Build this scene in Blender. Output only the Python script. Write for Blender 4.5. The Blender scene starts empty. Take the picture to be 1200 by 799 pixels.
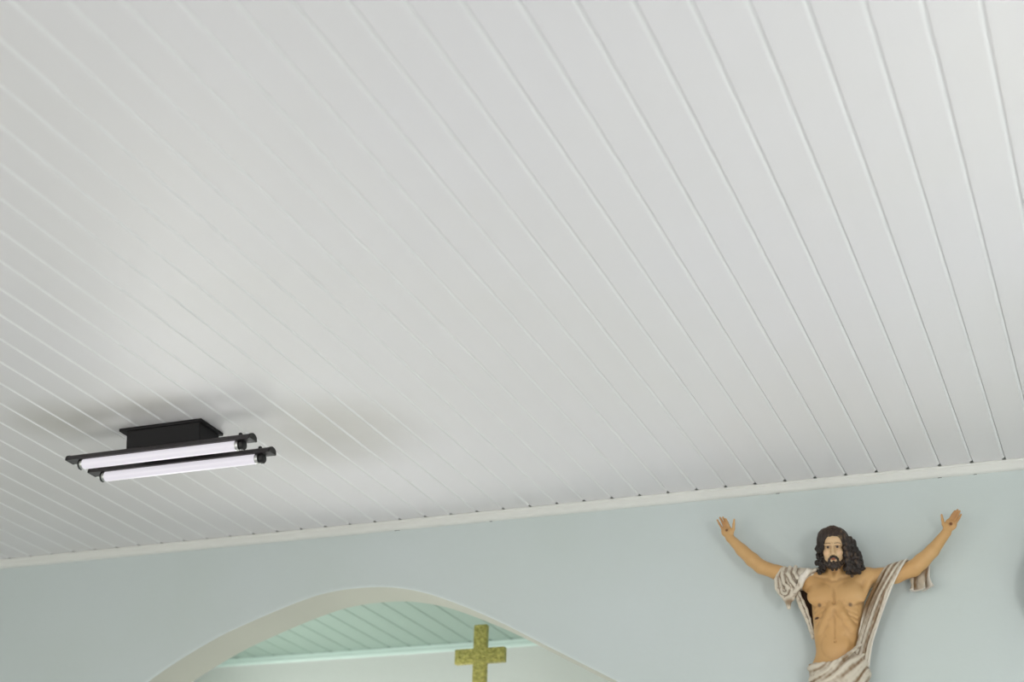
import bpy, bmesh, math, random
import numpy as np
from mathutils import Matrix, Vector
random.seed(7)
S = 0.1            # all positions below are in decimetres measured from the ceiling; S turns them into metres
H = 3.3            # ceiling height in metres
scene = bpy.context.scene
COL = scene.collection

# ------------------------------------------------------------------ camera
cam_data = bpy.data.cameras.new('camera')
cam = bpy.data.objects.new('camera', cam_data)
COL.objects.link(cam)
cam_data.sensor_width = 36.0
cam_data.lens = 1881.67 * 36.0 / 1200.0
R0 = Vector((0.93210781, 0.36122268, 0.02632865))
R1 = Vector((-0.12808581, 0.39676613, -0.90893931))
R2 = Vector((-0.33877581, 0.8438571, 0.41609631))
m = Matrix(((R0[0], -R1[0], -R2[0], 3.16559 * S),
            (R0[1], -R1[1], -R2[1], -49.911 * S),
            (R0[2], -R1[2], -R2[2], H - 18.1147 * S),
            (0, 0, 0, 1)))
cam.matrix_world = m
cam_data.dof.use_dof = True
cam_data.dof.focus_distance = 4.9
cam_data.dof.aperture_fstop = 2.0
cam_data.clip_start = 0.05
scene.camera = cam

# ------------------------------------------------------------------ exposure, sky and daylight
scene.view_settings.view_transform = 'Standard'
scene.view_settings.look = 'None'
scene.view_settings.gamma = 1.0
scene.view_settings.use_curve_mapping = False
scene.view_settings.exposure = -0.15

world = bpy.data.worlds.new('sky')
scene.world = world
world.use_nodes = True
world.node_tree.nodes['Background'].inputs[0].default_value = (0.80, 0.90, 1.0, 1)
world.node_tree.nodes['Background'].inputs[1].default_value = 1.0


def daylight(name, loc, direction, sx, sy, power, color):
    """soft daylight lamp added at an unseen opening of the room"""
    d = bpy.data.lights.new(name, 'AREA')
    d.shape = 'RECTANGLE'
    d.size, d.size_y = sx, sy
    d.energy = power
    d.color = color
    o = bpy.data.objects.new(name, d)
    COL.objects.link(o)
    o.location = (loc[0] * S, loc[1] * S, H + loc[2] * S)
    o.rotation_euler = Vector(direction).to_track_quat('-Z', 'Y').to_euler()
    return o


WARM = (1.0, 0.94, 0.80)
NEUTRAL = (1.0, 0.985, 0.965)
daylight('daylight_right_window', (13.6, -32, -9.5), (-0.4, 1.0, -0.3), 0.55, 0.55, 25, NEUTRAL)
daylight('daylight_right_window', (15.5, -58, -15), (-1, 0.0, 0.0), 1.5, 1.3, 6, NEUTRAL)
daylight('added_bounce_light_altar', (14.2, -18, -16), (-0.45, -0.3, -0.87), 1.6, 0.6, 92, NEUTRAL)  # added lamp aimed at the floor so its bounce lifts the ceiling
daylight('added_fill_light_left', (-51.5, -50, -15), (0.7, 0.7, -0.15), 1.5, 1.3, 44, WARM)  # added warm fill for the left wall, its window is unseen
daylight('added_light_rear', (-22.5, -97, -19), (0, 1, 0), 2.4, 2.6, 97, NEUTRAL)  # added lamp at an unseen door, brightens the near ceiling
daylight('added_light_recess', (-41.5, 9.0, -15), (1, 0, 0), 0.9, 1.2, 45, (1.0, 0.985, 0.95))  # added lamp to light up the recess, its window is unseen


# ------------------------------------------------------------------ materials
def srgb(r, g, b):
    f = lambda c: (c / 255 / 12.92) if c / 255 <= 0.04045 else ((c / 255 + 0.055) / 1.055) ** 2.4
    return (f(r), f(g), f(b), 1.0)


def mat(name, color, rough=0.6, metal=0.0, spec=0.5, bump=None, mottle=None, emit=None, coat=0.0):
    """bump = (scale xyz, strength, distance); mottle = (scale xyz, other colour, factor)"""
    mt = bpy.data.materials.new(name)
    mt.use_nodes = True
    nt = mt.node_tree
    b = nt.nodes['Principled BSDF']
    b.inputs['Base Color'].default_value = color
    b.inputs['Roughness'].default_value = rough
    b.inputs['Metallic'].default_value = metal
    b.inputs['Specular IOR Level'].default_value = spec
    b.inputs['Coat Weight'].default_value = coat
    tc = nt.nodes.new('ShaderNodeTexCoord')
    if mottle:
        mp = nt.nodes.new('ShaderNodeMapping')
        mp.inputs['Scale'].default_value = mottle[0]
        nt.links.new(tc.outputs['Object'], mp.inputs['Vector'])
        n = nt.nodes.new('ShaderNodeTexNoise')
        n.inputs['Scale'].default_value = 1.0
        n.inputs['Detail'].default_value = 5
        nt.links.new(mp.outputs[0], n.inputs['Vector'])
        r = nt.nodes.new('ShaderNodeMapRange')
        r.inputs['From Min'].default_value = 0.35
        r.inputs['From Max'].default_value = 0.7
        r.inputs['To Max'].default_value = mottle[2]
        nt.links.new(n.outputs['Fac'], r.inputs['Value'])
        mx = nt.nodes.new('ShaderNodeMix')
        mx.data_type = 'RGBA'
        mx.inputs[6].default_value = color
        mx.inputs[7].default_value = mottle[1]
        nt.links.new(r.outputs[0], mx.inputs[0])
        nt.links.new(mx.outputs[2], b.inputs['Base Color'])
    if bump:
        mp = nt.nodes.new('ShaderNodeMapping')
        mp.inputs['Scale'].default_value = bump[0]
        nt.links.new(tc.outputs['Object'], mp.inputs['Vector'])
        n = nt.nodes.new('ShaderNodeTexNoise')
        n.inputs['Scale'].default_value = 1.0
        n.inputs['Detail'].default_value = 4
        nt.links.new(mp.outputs[0], n.inputs['Vector'])
        bp = nt.nodes.new('ShaderNodeBump')
        bp.inputs['Strength'].default_value = bump[1]
        bp.inputs['Distance'].default_value = bump[2]
        nt.links.new(n.outputs['Fac'], bp.inputs['Height'])
        nt.links.new(bp.outputs[0], b.inputs['Normal'])
    if emit:
        b.inputs['Emission Color'].default_value = emit[0]
        b.inputs['Emission Strength'].default_value = emit[1]
    return mt


def painted(name, rough, bump=None, spec=0.4, sub=0.0):
    """hand-painted plaster: the paint's own colours are kept on the mesh"""
    mt = mat(name, (1, 1, 1, 1), rough, spec=spec, bump=bump)
    nt = mt.node_tree
    a = nt.nodes.new('ShaderNodeAttribute')
    a.attribute_name = 'paint'
    nt.links.new(a.outputs['Color'], nt.nodes['Principled BSDF'].inputs['Base Color'])
    return mt


M = {}
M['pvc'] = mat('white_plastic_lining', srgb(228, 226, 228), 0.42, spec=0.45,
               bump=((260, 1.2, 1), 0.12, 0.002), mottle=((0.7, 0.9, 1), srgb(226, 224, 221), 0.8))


def brown_patches(mt, blots):
    """soft brownish patches mixed into the lining colour: [(x, y, rx, ry, strength)] in decimetres"""
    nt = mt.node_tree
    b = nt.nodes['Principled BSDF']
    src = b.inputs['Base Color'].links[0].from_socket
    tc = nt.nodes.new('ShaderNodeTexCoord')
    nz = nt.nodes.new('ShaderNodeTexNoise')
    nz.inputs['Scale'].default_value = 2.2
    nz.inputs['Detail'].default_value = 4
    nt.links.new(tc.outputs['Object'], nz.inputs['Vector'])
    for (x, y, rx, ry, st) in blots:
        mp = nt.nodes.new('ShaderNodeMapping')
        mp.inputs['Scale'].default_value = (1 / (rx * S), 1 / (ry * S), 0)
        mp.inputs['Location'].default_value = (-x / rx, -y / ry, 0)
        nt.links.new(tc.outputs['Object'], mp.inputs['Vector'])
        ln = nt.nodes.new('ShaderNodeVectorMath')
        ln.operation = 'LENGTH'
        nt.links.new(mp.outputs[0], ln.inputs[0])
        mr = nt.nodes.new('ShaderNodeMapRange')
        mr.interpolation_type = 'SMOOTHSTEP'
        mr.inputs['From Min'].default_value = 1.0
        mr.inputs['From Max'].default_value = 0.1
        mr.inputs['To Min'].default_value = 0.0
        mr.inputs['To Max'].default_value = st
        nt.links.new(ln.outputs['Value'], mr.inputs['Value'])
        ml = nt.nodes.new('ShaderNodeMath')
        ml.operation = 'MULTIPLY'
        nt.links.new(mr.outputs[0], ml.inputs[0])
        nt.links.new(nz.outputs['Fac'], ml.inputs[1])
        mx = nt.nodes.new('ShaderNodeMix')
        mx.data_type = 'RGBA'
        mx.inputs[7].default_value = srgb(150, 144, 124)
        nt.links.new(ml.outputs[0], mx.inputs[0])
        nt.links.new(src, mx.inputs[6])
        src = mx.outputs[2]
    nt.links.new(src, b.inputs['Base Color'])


brown_patches(M['pvc'], [(-19.5, -8.5, 4.2, 4.0, 0.75), (-26.8, -12.0, 3.0, 2.2, 0.7), (-23.6, -12.2, 2.6, 1.6, 0.6), (-30.0, -8.0, 14.0, 12.0, 0.22)])
M['pvc_bevel_lit'] = mat('plastic_joint_painted_light', srgb(240, 240, 239), 0.35)  # whiter than the planks to stand in for light along the grooves
M['pvc_mint'] = mat('mint_plastic_lining', srgb(150, 172, 160), 0.42, bump=((260, 1.2, 1), 0.12, 0.002))
M['trim'] = mat('white_plastic_trim', srgb(226, 226, 220), 0.4)
M['trim_mint'] = mat('mint_plastic_trim', srgb(208, 228, 220), 0.4)
M['wall'] = mat('pale_blue_wall_paint', srgb(205, 213, 212), 0.75, spec=0.25,
                bump=((45, 45, 45), 0.18, 0.003), mottle=((1.6, 1.6, 1.6), srgb(201, 210, 206), 0.8))
M['wall_recess'] = mat('pale_green_wall_paint', srgb(228, 230, 226), 0.75, spec=0.25, bump=((45, 45, 45), 0.15, 0.003))
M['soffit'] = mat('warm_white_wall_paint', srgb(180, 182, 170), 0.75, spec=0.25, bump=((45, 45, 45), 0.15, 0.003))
M['floor'] = mat('pale_floor_tile', srgb(222, 222, 224), 0.35, mottle=((3, 3, 3), srgb(210, 209, 210), 1.0))
M['black'] = mat('black_enamel', srgb(26, 24, 26), 0.6, spec=0.3)
M['dark_metal'] = mat('dark_bronze_grey_enamel', srgb(52, 48, 50), 0.5)
M['black_plastic'] = mat('black_plastic', srgb(26, 25, 26), 0.5)
M['tube'] = mat('lit_tube_glass', srgb(120, 118, 122), 0.3, emit=((0.97, 0.93, 1.0, 1), 0.75))
M['metal'] = mat('bright_metal', srgb(200, 200, 198), 0.3, metal=1.0)
M['gold'] = mat('hammered_gold_paint', srgb(214, 206, 116), 0.4, metal=0.2,
                bump=((90, 90, 90), 1.0, 0.012), mottle=((70, 70, 70), srgb(140, 132, 58), 0.8))
M['skin'] = painted('painted_plaster_skin', 0.42, bump=((60, 60, 60), 0.05, 0.002))
M['cloth'] = painted('painted_plaster_cloth', 0.7, bump=((90, 90, 90), 0.25, 0.002))
M['hair'] = painted('painted_plaster_hair', 0.5, bump=((120, 120, 60), 0.5, 0.003))
M['fixture'] = mat('dark_grey_plastic', srgb(48, 52, 52), 0.5)


# ------------------------------------------------------------------ helpers
def W(x, y, z):
    return (x * S, y * S, H + z * S)


def link(name, me, parent=None, loc=None):
    o = bpy.data.objects.new(name, me)
    COL.objects.link(o)
    if loc is not None:
        o.location = loc
    if parent is not None:
        o.parent = parent
    return o


def mesh_obj(name, verts, faces, material, parent=None, origin=(0, 0, 0), smooth=False, paint=None):
    """verts in decimetres (room frame); origin = the base of the thing in the same frame"""
    me = bpy.data.meshes.new(name)
    ox, oy, oz = origin
    if isinstance(verts, np.ndarray):
        v = (verts - np.array(origin)) * S
        me.vertices.add(len(v))
        me.vertices.foreach_set('co', v.astype(np.float32).ravel())
        f = np.asarray(faces, dtype=np.int32)
        me.loops.add(f.size)
        me.loops.foreach_set('vertex_index', f.ravel())
        me.polygons.add(len(f))
        me.polygons.foreach_set('loop_start', np.arange(0, f.size, f.shape[1], dtype=np.int32))
        me.polygons.foreach_set('loop_total', np.full(len(f), f.shape[1], dtype=np.int32))
        me.update(calc_edges=True)
        me.validate()
    else:
        me.from_pydata([((x - ox) * S, (y - oy) * S, (z - oz) * S) for x, y, z in verts], [], faces)
    me.materials.append(material)
    if smooth:
        me.polygons.foreach_set('use_smooth', [True] * len(me.polygons))
    if paint is not None:
        a = me.color_attributes.new('paint', 'FLOAT_COLOR', 'POINT')
        c = np.ones((len(me.vertices), 4), np.float32)
        c[:, :3] = paint
        a.data.foreach_set('color', c.ravel())
    me.update()
    loc = None if parent is not None else W(*origin)
    return link(name, me, parent, loc)


def bm_obj(name, bm, material, parent=None, origin=(0, 0, 0), smooth=None):
    """bm built in decimetres"""
    bmesh.ops.recalc_face_normals(bm, faces=bm.faces)
    bmesh.ops.translate(bm, verts=bm.verts, vec=(-origin[0], -origin[1], -origin[2]))
    bmesh.ops.scale(bm, verts=bm.verts, vec=(S, S, S))
    me = bpy.data.meshes.new(name)
    bm.to_mesh(me)
    bm.free()
    me.materials.append(material)
    if smooth:
        me.polygons.foreach_set('use_smooth', [True] * len(me.polygons))
        me.set_sharp_from_angle(angle=math.radians(smooth))
    return link(name, me, parent, None if parent is not None else W(*origin))


def add_box(bm, x0, x1, y0, y1, z0, z1, bevel=0.0):
    b = bmesh.new()
    r = bmesh.ops.create_cube(b, size=1.0)
    for v in b.verts:
        v.co = Vector((x0 + (v.co.x + .5) * (x1 - x0), y0 + (v.co.y + .5) * (y1 - y0), z0 + (v.co.z + .5) * (z1 - z0)))
    if bevel:
        bmesh.ops.bevel(b, geom=list(b.edges), offset=bevel, segments=2, affect='EDGES', profile=0.5)
    tmp = bpy.data.meshes.new('tmp')
    b.to_mesh(tmp)
    b.free()
    bm.from_mesh(tmp)
    bpy.data.meshes.remove(tmp)


def add_prism_x(bm, prof, x0, x1):
    """profile in (y, z) pushed along x"""
    a = [bm.verts.new((x0, y, z)) for y, z in prof]
    b = [bm.verts.new((x1, y, z)) for y, z in prof]
    n = len(prof)
    for i in range(n):
        bm.faces.new((a[i], a[(i + 1) % n], b[(i + 1) % n], b[i]))
    bm.faces.new(a[::-1])
    bm.faces.new(b)


def add_lathe_x(bm, prof, cy, cz, seg=24):
    """profile (x, r) turned around an axis along x"""
    rings = []
    for x, r in prof:
        rings.append([bm.verts.new((x, cy + r * math.cos(2 * math.pi * k / seg), cz + r * math.sin(2 * math.pi * k / seg))) for k in range(seg)])
    for i in range(len(rings) - 1):
        for k in range(seg):
            bm.faces.new((rings[i][k], rings[i][(k + 1) % seg], rings[i + 1][(k + 1) % seg], rings[i + 1][k]))
    bm.faces.new(rings[0][::-1])
    bm.faces.new(rings[-1])


def add_lathe_z(bm, prof, cx, cy, seg=24):
    rings = []
    for z, r in prof:
        rings.append([bm.verts.new((cx + r * math.cos(2 * math.pi * k / seg), cy + r * math.sin(2 * math.pi * k / seg), z)) for k in range(seg)])
    for i in range(len(rings) - 1):
        for k in range(seg):
            bm.faces.new((rings[i][k], rings[i][(k + 1) % seg], rings[i + 1][(k + 1) % seg], rings[i + 1][k]))
    bm.faces.new(rings[0][::-1])
    bm.faces.new(rings[-1])


def tag(o, label, cat, group=None):
    o['label'] = label
    o['category'] = cat
    if group:
        o['group'] = group
    return o


def structure(o):
    o['kind'] = 'structure'
    return o


def thing(name, origin, label, cat):
    o = bpy.data.objects.new(name, None)
    o.empty_display_size = 0.05
    COL.objects.link(o)
    o.location = W(*origin)
    return tag(o, label, cat)


# ------------------------------------------------------------------ room shell
XL, XR, YB, YF, ZF = -52.0, 14.0, -95.0, 0.2, -33.0
TH = 2.0           # thickness of the arch wall
RY = 15.66         # back of the recess
RXL, RXR = -40.0, -7.0
RZ = -0.43         # ceiling of the recess


def plank_sheet(x0, x1, phase, y0, y1, z, ygap, gw=0.115, depth=0.03):
    """tongue-and-groove lining, one groove every decimetre; from ygap on, the joints are open (the gap above the cornice)"""
    k = math.ceil(x0 - phase + .2)
    xs = []
    while k + phase < x1 - .2:
        xs.append(k + phase)
        k += 1
    P, G = [(x0, 0.0)], [(x0, 0.0)]
    for gx in xs:
        a = gx - gw * 0.5
        P += [(a, 0.0), (a + gw * 0.10, depth * 0.5), (a + gw * 0.66, depth), (a + gw * 0.72, depth * 2.1), (a + gw * 0.88, depth * 2.1), (a + gw * 0.92, 0.0)]
        G += [(a, 0.0), (a + .004, .26), (a + gw * .5, .27), (a + gw * .7, .27), (a + gw * .95, .26), (a + gw * .97, 0.0)]
    P.append((x1, 0.0))
    G.append((x1, 0.0))
    n = len(P)
    vs = [(x, y0, z + d) for x, d in P] + [(x, ygap, z + d) for x, d in P] + [(x, ygap + .001, z + d) for x, d in G] + [(x, y1, z + d) for x, d in G]
    fs = []
    for r in range(3):
        for i in range(n - 1):
            fs.append((r * n + i, r * n + i + 1, (r + 1) * n + i + 1, (r + 1) * n + i))
    t = len(vs)
    vs += [(x0, y0, z + .3), (x1, y0, z + .3), (x1, y1, z + .3), (x0, y1, z + .3)]
    fs.append((t, t + 1, t + 2, t + 3))
    fs.append((0, 3 * n, t + 3, t))
    fs.append((n - 1, t + 1, t + 2, 4 * n - 1))
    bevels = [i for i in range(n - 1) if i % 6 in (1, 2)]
    return vs, fs, bevels


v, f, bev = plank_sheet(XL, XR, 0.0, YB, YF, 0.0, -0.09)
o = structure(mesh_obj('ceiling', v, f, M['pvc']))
o.data.materials.append(M['pvc_bevel_lit'])        # light caught by the groove bevels, painted as a whiter colour
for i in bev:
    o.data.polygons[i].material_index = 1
v, f, bev = plank_sheet(RXL, RXR, -36.737 % 1.0, YF + TH, RY + 0.2, RZ, RY - 0.09)
structure(mesh_obj('ceiling', v, f, M['pvc_mint'])).name = 'ceiling_recess'

bm = bmesh.new()
add_box(bm, XL - 2, XR + 2, YB - 2, RY + 2, ZF - 1, ZF)
structure(bm_obj('floor', bm, M['floor']))


def wall_with_openings(name, axis, pos, thick, a0, a1, z0, z1, holes, material):
    """box wall along x or y with rectangular holes [(a, b, z0, z1)] that share one z band"""
    bm = bmesh.new()

    def bx(a, b, c, d):
        if axis == 'y':
            add_box(bm, min(pos, pos + thick), max(pos, pos + thick), a, b, c, d)
        else:
            add_box(bm, a, b, min(pos, pos + thick), max(pos, pos + thick), c, d)
    cur = a0
    for (a, b, c, d) in sorted(holes):
        bx(cur, a, z0, z1)
        if c > z0:
            bx(a, b, z0, c)
        bx(a, b, d, z1)
        cur = b
    bx(cur, a1, z0, z1)
    return structure(bm_obj(name, bm, material))


wall_with_openings('wall_right', 'y', XR, 1.5, YB, YF + TH, ZF, 0.3, [(-66, -50, -22, -8), (-37, -27, -14, -5), (-25, -7, -22, -11)], M['wall'])
wall_with_openings('wall_left', 'y', XL, -1.5, YB, YF + TH, ZF, 0.3, [(-58, -42, -22, -8)], M['wall'])
wall_with_openings('wall_back', 'x', YB, -1.5, XL - 1.5, XR + 1.5, ZF, 0.3, [(-35, -10, ZF, -6)], M['wall'])

# window frames of the openings
for n, (xx, ya, yb, zl, zh) in enumerate([(XR + .75, -37, -27, -14, -5), (XR + .75, -66, -50, -22, -8), (XR + 1.0, -25, -7, -22, -11), (XL - .75, -58, -42, -22, -8)], 1):
    bm = bmesh.new()
    for (c, d) in ((ya, ya + .5), ((ya + yb) / 2 - .25, (ya + yb) / 2 + .25), (yb - .5, yb)):
        add_box(bm, xx - .2, xx + .2, c, d, zl, zh)
    add_box(bm, xx - .2, xx + .2, ya, yb, zl, zl + .5)
    add_box(bm, xx - .2, xx + .2, ya, yb, zh - .5, zh)
    structure(bm_obj('window_%d' % n, bm, M['trim']))

# --- front wall with the arched opening
ARCH = [(-36.0, -10.5), (-35.2, -9.0), (-34.0, -7.7), (-32.6, -6.4), (-31.07, -5.27), (-30.1, -4.68), (-29.04, -4.13), (-28.0, -3.66),
        (-26.7, -3.2), (-25.85, -2.92), (-25.0, -2.67), (-24.15, -2.47), (-23.3, -2.37), (-22.44, -2.35),
        (-21.6, -2.39), (-20.8, -2.52), (-20.0, -2.73), (-19.24, -3.01), (-18.48, -3.33), (-17.7, -3.69),
        (-16.96, -4.06), (-16.24, -4.45), (-15.49, -4.86), (-14.78, -5.24), (-14.08, -5.62), (-13.37, -6.0),
        (-12.5, -6.5), (-11.2, -7.4), (-10.0, -8.6), (-9.2, -10.0), (-9.0, -11.0)]


def smooth_curve(p, n=6):
    out = []
    for i in range(len(p) - 1):
        p0 = p[max(i - 1, 0)]
        p1, p2 = p[i], p[i + 1]
        p3 = p[min(i + 2, len(p) - 1)]
        for k in range(n):
            t = k / n
            out.append(tuple(0.5 * (2 * p1[j] + (p2[j] - p0[j]) * t + (2 * p0[j] - 5 * p1[j] + 4 * p2[j] - p3[j]) * t * t
                                    + (3 * p1[j] - p0[j] - 3 * p2[j] + p3[j]) * t ** 3) for j in range(2)))
    out.append(p[-1])
    return out


curve = smooth_curve(ARCH)
curve = [(curve[0][0], ZF)] + curve + [(curve[-1][0], ZF)]


def offset_curve(c, d):
    """the same outline pushed outwards (away from the opening) by d"""
    out = []
    for i_, (x, z) in enumerate(c):
        a_, b_ = c[max(i_ - 1, 0)], c[min(i_ + 1, len(c) - 1)]
        tx, tz_ = b_[0] - a_[0], b_[1] - a_[1]
        l_ = math.hypot(tx, tz_) or 1
        out.append((x - tz_ / l_ * d, z + tx / l_ * d if ZF < z else ZF))
    return out


y0, y1, TOPZ = YF, YF + TH, 0.3
ARR = [(0.0, 0.10), (0.01, 0.06), (0.03, 0.03), (0.06, 0.01), (0.11, 0.0)]     # rounded plaster arris
rim = offset_curve(curve, ARR[0][1])
vs, fs = [], []
for (x, z), (xi, zi) in zip(rim, curve):
    vs += [(x, y0, z), (x, y0, TOPZ), (xi, y1, zi), (xi, y1, TOPZ)]
for i in range(len(curve) - 1):
    a, b = 4 * i, 4 * (i + 1)
    fs.append((a, b, b + 1, a + 1))
    fs.append((a + 2, a + 3, b + 3, b + 2))
t = len(vs)
e = 4 * (len(curve) - 1)
for x in (XL - 1.5, XR + 1.5):
    vs += [(x, y0, ZF), (x, y0, TOPZ), (x, y1, ZF), (x, y1, TOPZ)]
fs += [(t, 0, 1, t + 1), (t + 2, t + 3, 3, 2), (e, t + 4, t + 5, e + 1), (e + 2, e + 3, t + 7, t + 6)]
structure(mesh_obj('wall_front', vs, fs, M['wall']))
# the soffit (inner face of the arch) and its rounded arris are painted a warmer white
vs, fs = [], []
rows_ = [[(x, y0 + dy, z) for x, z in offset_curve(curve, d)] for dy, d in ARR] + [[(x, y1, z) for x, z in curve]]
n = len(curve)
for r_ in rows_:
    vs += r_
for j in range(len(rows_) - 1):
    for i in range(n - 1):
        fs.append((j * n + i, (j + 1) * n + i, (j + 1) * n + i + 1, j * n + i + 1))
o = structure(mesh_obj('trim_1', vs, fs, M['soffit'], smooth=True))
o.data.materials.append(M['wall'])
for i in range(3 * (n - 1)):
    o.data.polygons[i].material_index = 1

# recess walls
bm = bmesh.new()
add_box(bm, RXL - 1, RXR + 1, RY + 0.2, RY + 1.2, ZF, 0.3)
structure(bm_obj('wall_recess', bm, M['wall_recess']))
wall_with_openings('wall_recess_left', 'y', RXL, -1.0, YF + TH, RY + .2, ZF, 0.3, [(4, 14, -21, -9)], M['wall_recess'])
wall_with_openings('wall_recess_right', 'y', RXR, 1.0, YF + TH, RY + .2, ZF, 0.3, [], M['wall_recess'])

# cornices
CORN = [(0.2, 0.0), (0.0, 0.0), (-0.015, -0.03), (0.0, -0.07), (0.03, -0.085), (0.05, -0.24), (0.085, -0.29), (0.15, -0.32), (0.2, -0.325)]
bm = bmesh.new()
add_prism_x(bm, CORN, XL, XR)
o = structure(bm_obj('trim_2', bm, M['trim']))
bm = bmesh.new()
add_prism_x(bm, [(y + RY, z + RZ) for y, z in CORN], RXL, RXR)
structure(bm_obj('trim_3', bm, M['trim_mint']))
# small dark gaps where the cornice has come away from the wall
bm = bmesh.new()
for (x, w) in ((-21.2, .09), (-17.55, .05), (-7.3, .06), (-2.05, .06), (-0.95, .05)):
    add_box(bm, x - w, x + w, 0.185, 0.197, -0.338, -0.32)
bm_obj('gap', bm, M['black_plastic'], o)

# ------------------------------------------------------------------ ceiling lamp
LO = (-24.2, -10.15, 0.0)
lamp = thing('ceiling_lamp', LO, 'black ceiling lamp with two lit fluorescent tubes on the white lined ceiling', 'lamp')
bm = bmesh.new()
add_box(bm, -25.70, -22.73, -10.82, -9.48, -0.10, -0.001, 0.02)
plate = bm_obj('mounting_plate', bm, M['black'], lamp, LO)
bm = bmesh.new()
add_prism_x(bm, [(-10.74, -0.09), (-9.56, -0.09), (-9.66, -0.74), (-10.64, -0.74)], -25.45, -22.84)
bm_obj('ballast_box', bm, M['black'], lamp, LO)
CW, CH0, CH1 = 0.20, -0.70, -0.90
for cy in (-10.72, -9.52):
    bm = bmesh.new()
    prof = [(cy - CW, CH1), (cy - CW, CH1 + .06)]
    for k in range(1, 12):
        a = math.pi - math.pi * k / 12
        prof.append((cy + CW * math.cos(a), CH1 + .06 + (CH0 - CH1 - .06) * math.sin(a)))
    prof += [(cy + CW, CH1 + .06), (cy + CW, CH1)]
    add_prism_x(bm, prof, -27.45, -20.92)
    ch = bm_obj('channel', bm, M['dark_metal'], lamp, LO, smooth=40)
    for x, sgn in ((-27.46, 1), (-20.90, -1)):
        bm = bmesh.new()
        add_prism_x(bm, [(cy + (y - cy) * 1.06, CH1 + (z - CH1) * 1.06) for y, z in prof], x - .03, x + .03)
        bm_obj('end_cap', bm, M['black_plastic'], ch, LO, smooth=40)
    # screws on top of the channel
    for x in (-21.32,):
        bm = bmesh.new()
        add_lathe_z(bm, [(CH0 - .04, .06), (CH0 + .05, .06), (CH0 + .07, .04)], x, cy - 0.02, 12)
        bm_obj('screw', bm, M['black_plastic'], ch, LO, smooth=40)
    tz = CH1 - 0.12
    for x, s, hw_ in ((-27.03, 1, .03), (-21.22, -1, .06)):
        bm = bmesh.new()
        add_box(bm, x - hw_, x + hw_, cy - .07, cy + .07, tz - .16, CH1 + .02, .01)
        add_lathe_x(bm, [(x - hw_ - .01, .11), (x - hw_, .15), (x + hw_, .15), (x + hw_ + .01, .11)], cy, tz)
        bm_obj('lamp_holder', bm, M['black_plastic'], lamp, LO, smooth=40)
    bm = bmesh.new()
    x0, x1 = -26.97, -21.36
    add_lathe_x(bm, [(x0, .12), (x0 + .03, .155), (x0 + .1, .16), (x1 - .1, .16), (x1 - .03, .155), (x1, .12)], cy, tz, 32)
    tb = bm_obj('tube', bm, M['tube'], lamp, LO, smooth=50)
    for x, s in ((x0, 1), (x1, -1)):
        bm = bmesh.new()
        pr = [(x - s * .04, .10), (x - s * .03, .15), (x + s * .02, .166), (x + s * .06, .166), (x + s * .07, .161)]
        add_lathe_x(bm, pr if s > 0 else pr[::-1], cy, tz)
        bm_obj('tube_cap', bm, M['metal'], tb, LO, smooth=40)

# ------------------------------------------------------------------ gold cross standing in the recess
CO = (-20.19, 6.0, ZF)
cross = thing('altar_cross', CO, 'textured gold cross standing in the arched recess', 'cross')
cx = -20.19
bm = bmesh.new()
hw, ah = .265, .29
out = [(cx - hw, -12.0), (cx + hw, -12.0), (cx + hw, -3.90), (cx + 1.02, -3.90), (cx + 1.02, -3.33), (cx + hw, -3.33),
       (cx + hw, -2.42), (cx - hw, -2.42), (cx - hw, -3.33), (cx - 1.02, -3.33), (cx - 1.02, -3.90), (cx - hw, -3.90)]
vsb = [bm.verts.new((x, 5.85, z)) for x, z in out]
face = bm.faces.new(vsb)
r = bmesh.ops.extrude_face_region(bm, geom=[face])
bmesh.ops.translate(bm, verts=[e for e in r['geom'] if isinstance(e, bmesh.types.BMVert)], vec=(0, 0.26, 0))
bmesh.ops.bevel(bm, geom=list(bm.edges), offset=0.035, segments=3, affect='EDGES', profile=0.5)
bm_obj('cross_body', bm, M['gold'], cross, CO, smooth=35)
bm = bmesh.new()
add_lathe_z(bm, [(ZF, 1.7), (ZF + .2, 1.7), (ZF + .4, 1.2), (ZF + .8, .4), (ZF + 1.4, .2), (-14, .18), (-13.2, .2), (-12.8, .42), (-12.5, .42), (-12.2, .3), (-11.95, .28)], cx, 5.98, 32)
bm_obj('staff', bm, M['gold'], cross, CO, smooth=40)

# ------------------------------------------------------------------ dark round fixture at the right edge of the view
FO = (2.08, 0.2, -4.35)
fx = thing('wall_fixture', FO, 'dark grey round fixture on the pale blue wall, just cut by the right edge', 'fixture')


def add_lathe_y(bm, prof, cx, cz, seg=40):
    rings = []
    for y, r in prof:
        rings.append([bm.verts.new((cx + r * math.cos(2 * math.pi * k / seg), y, cz + r * math.sin(2 * math.pi * k / seg))) for k in range(seg)])
    for i in range(len(rings) - 1):
        for k in range(seg):
            bm.faces.new((rings[i][k], rings[i][(k + 1) % seg], rings[i + 1][(k + 1) % seg], rings[i + 1][k]))
    bm.faces.new(rings[0][::-1])
    bm.faces.new(rings[-1])


bm = bmesh.new()
add_lathe_y(bm, [(0.199, .6), (-0.2, .6), (-.25, 1.4), (-.35, 1.75), (-.6, 1.85), (-.85, 1.75), (-.95, 1.5)], 2.08, -4.35)
bm_obj('housing', bm, M['fixture'], fx, FO, smooth=50)
bm = bmesh.new()
add_lathe_y(bm, [(-.94, 1.5), (-1.02, 1.3), (-1.05, .4), (-1.12, .35), (-1.15, .1)], 2.08, -4.35)
bm_obj('front_cover', bm, M['black_plastic'], fx, FO, smooth=50)

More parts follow.
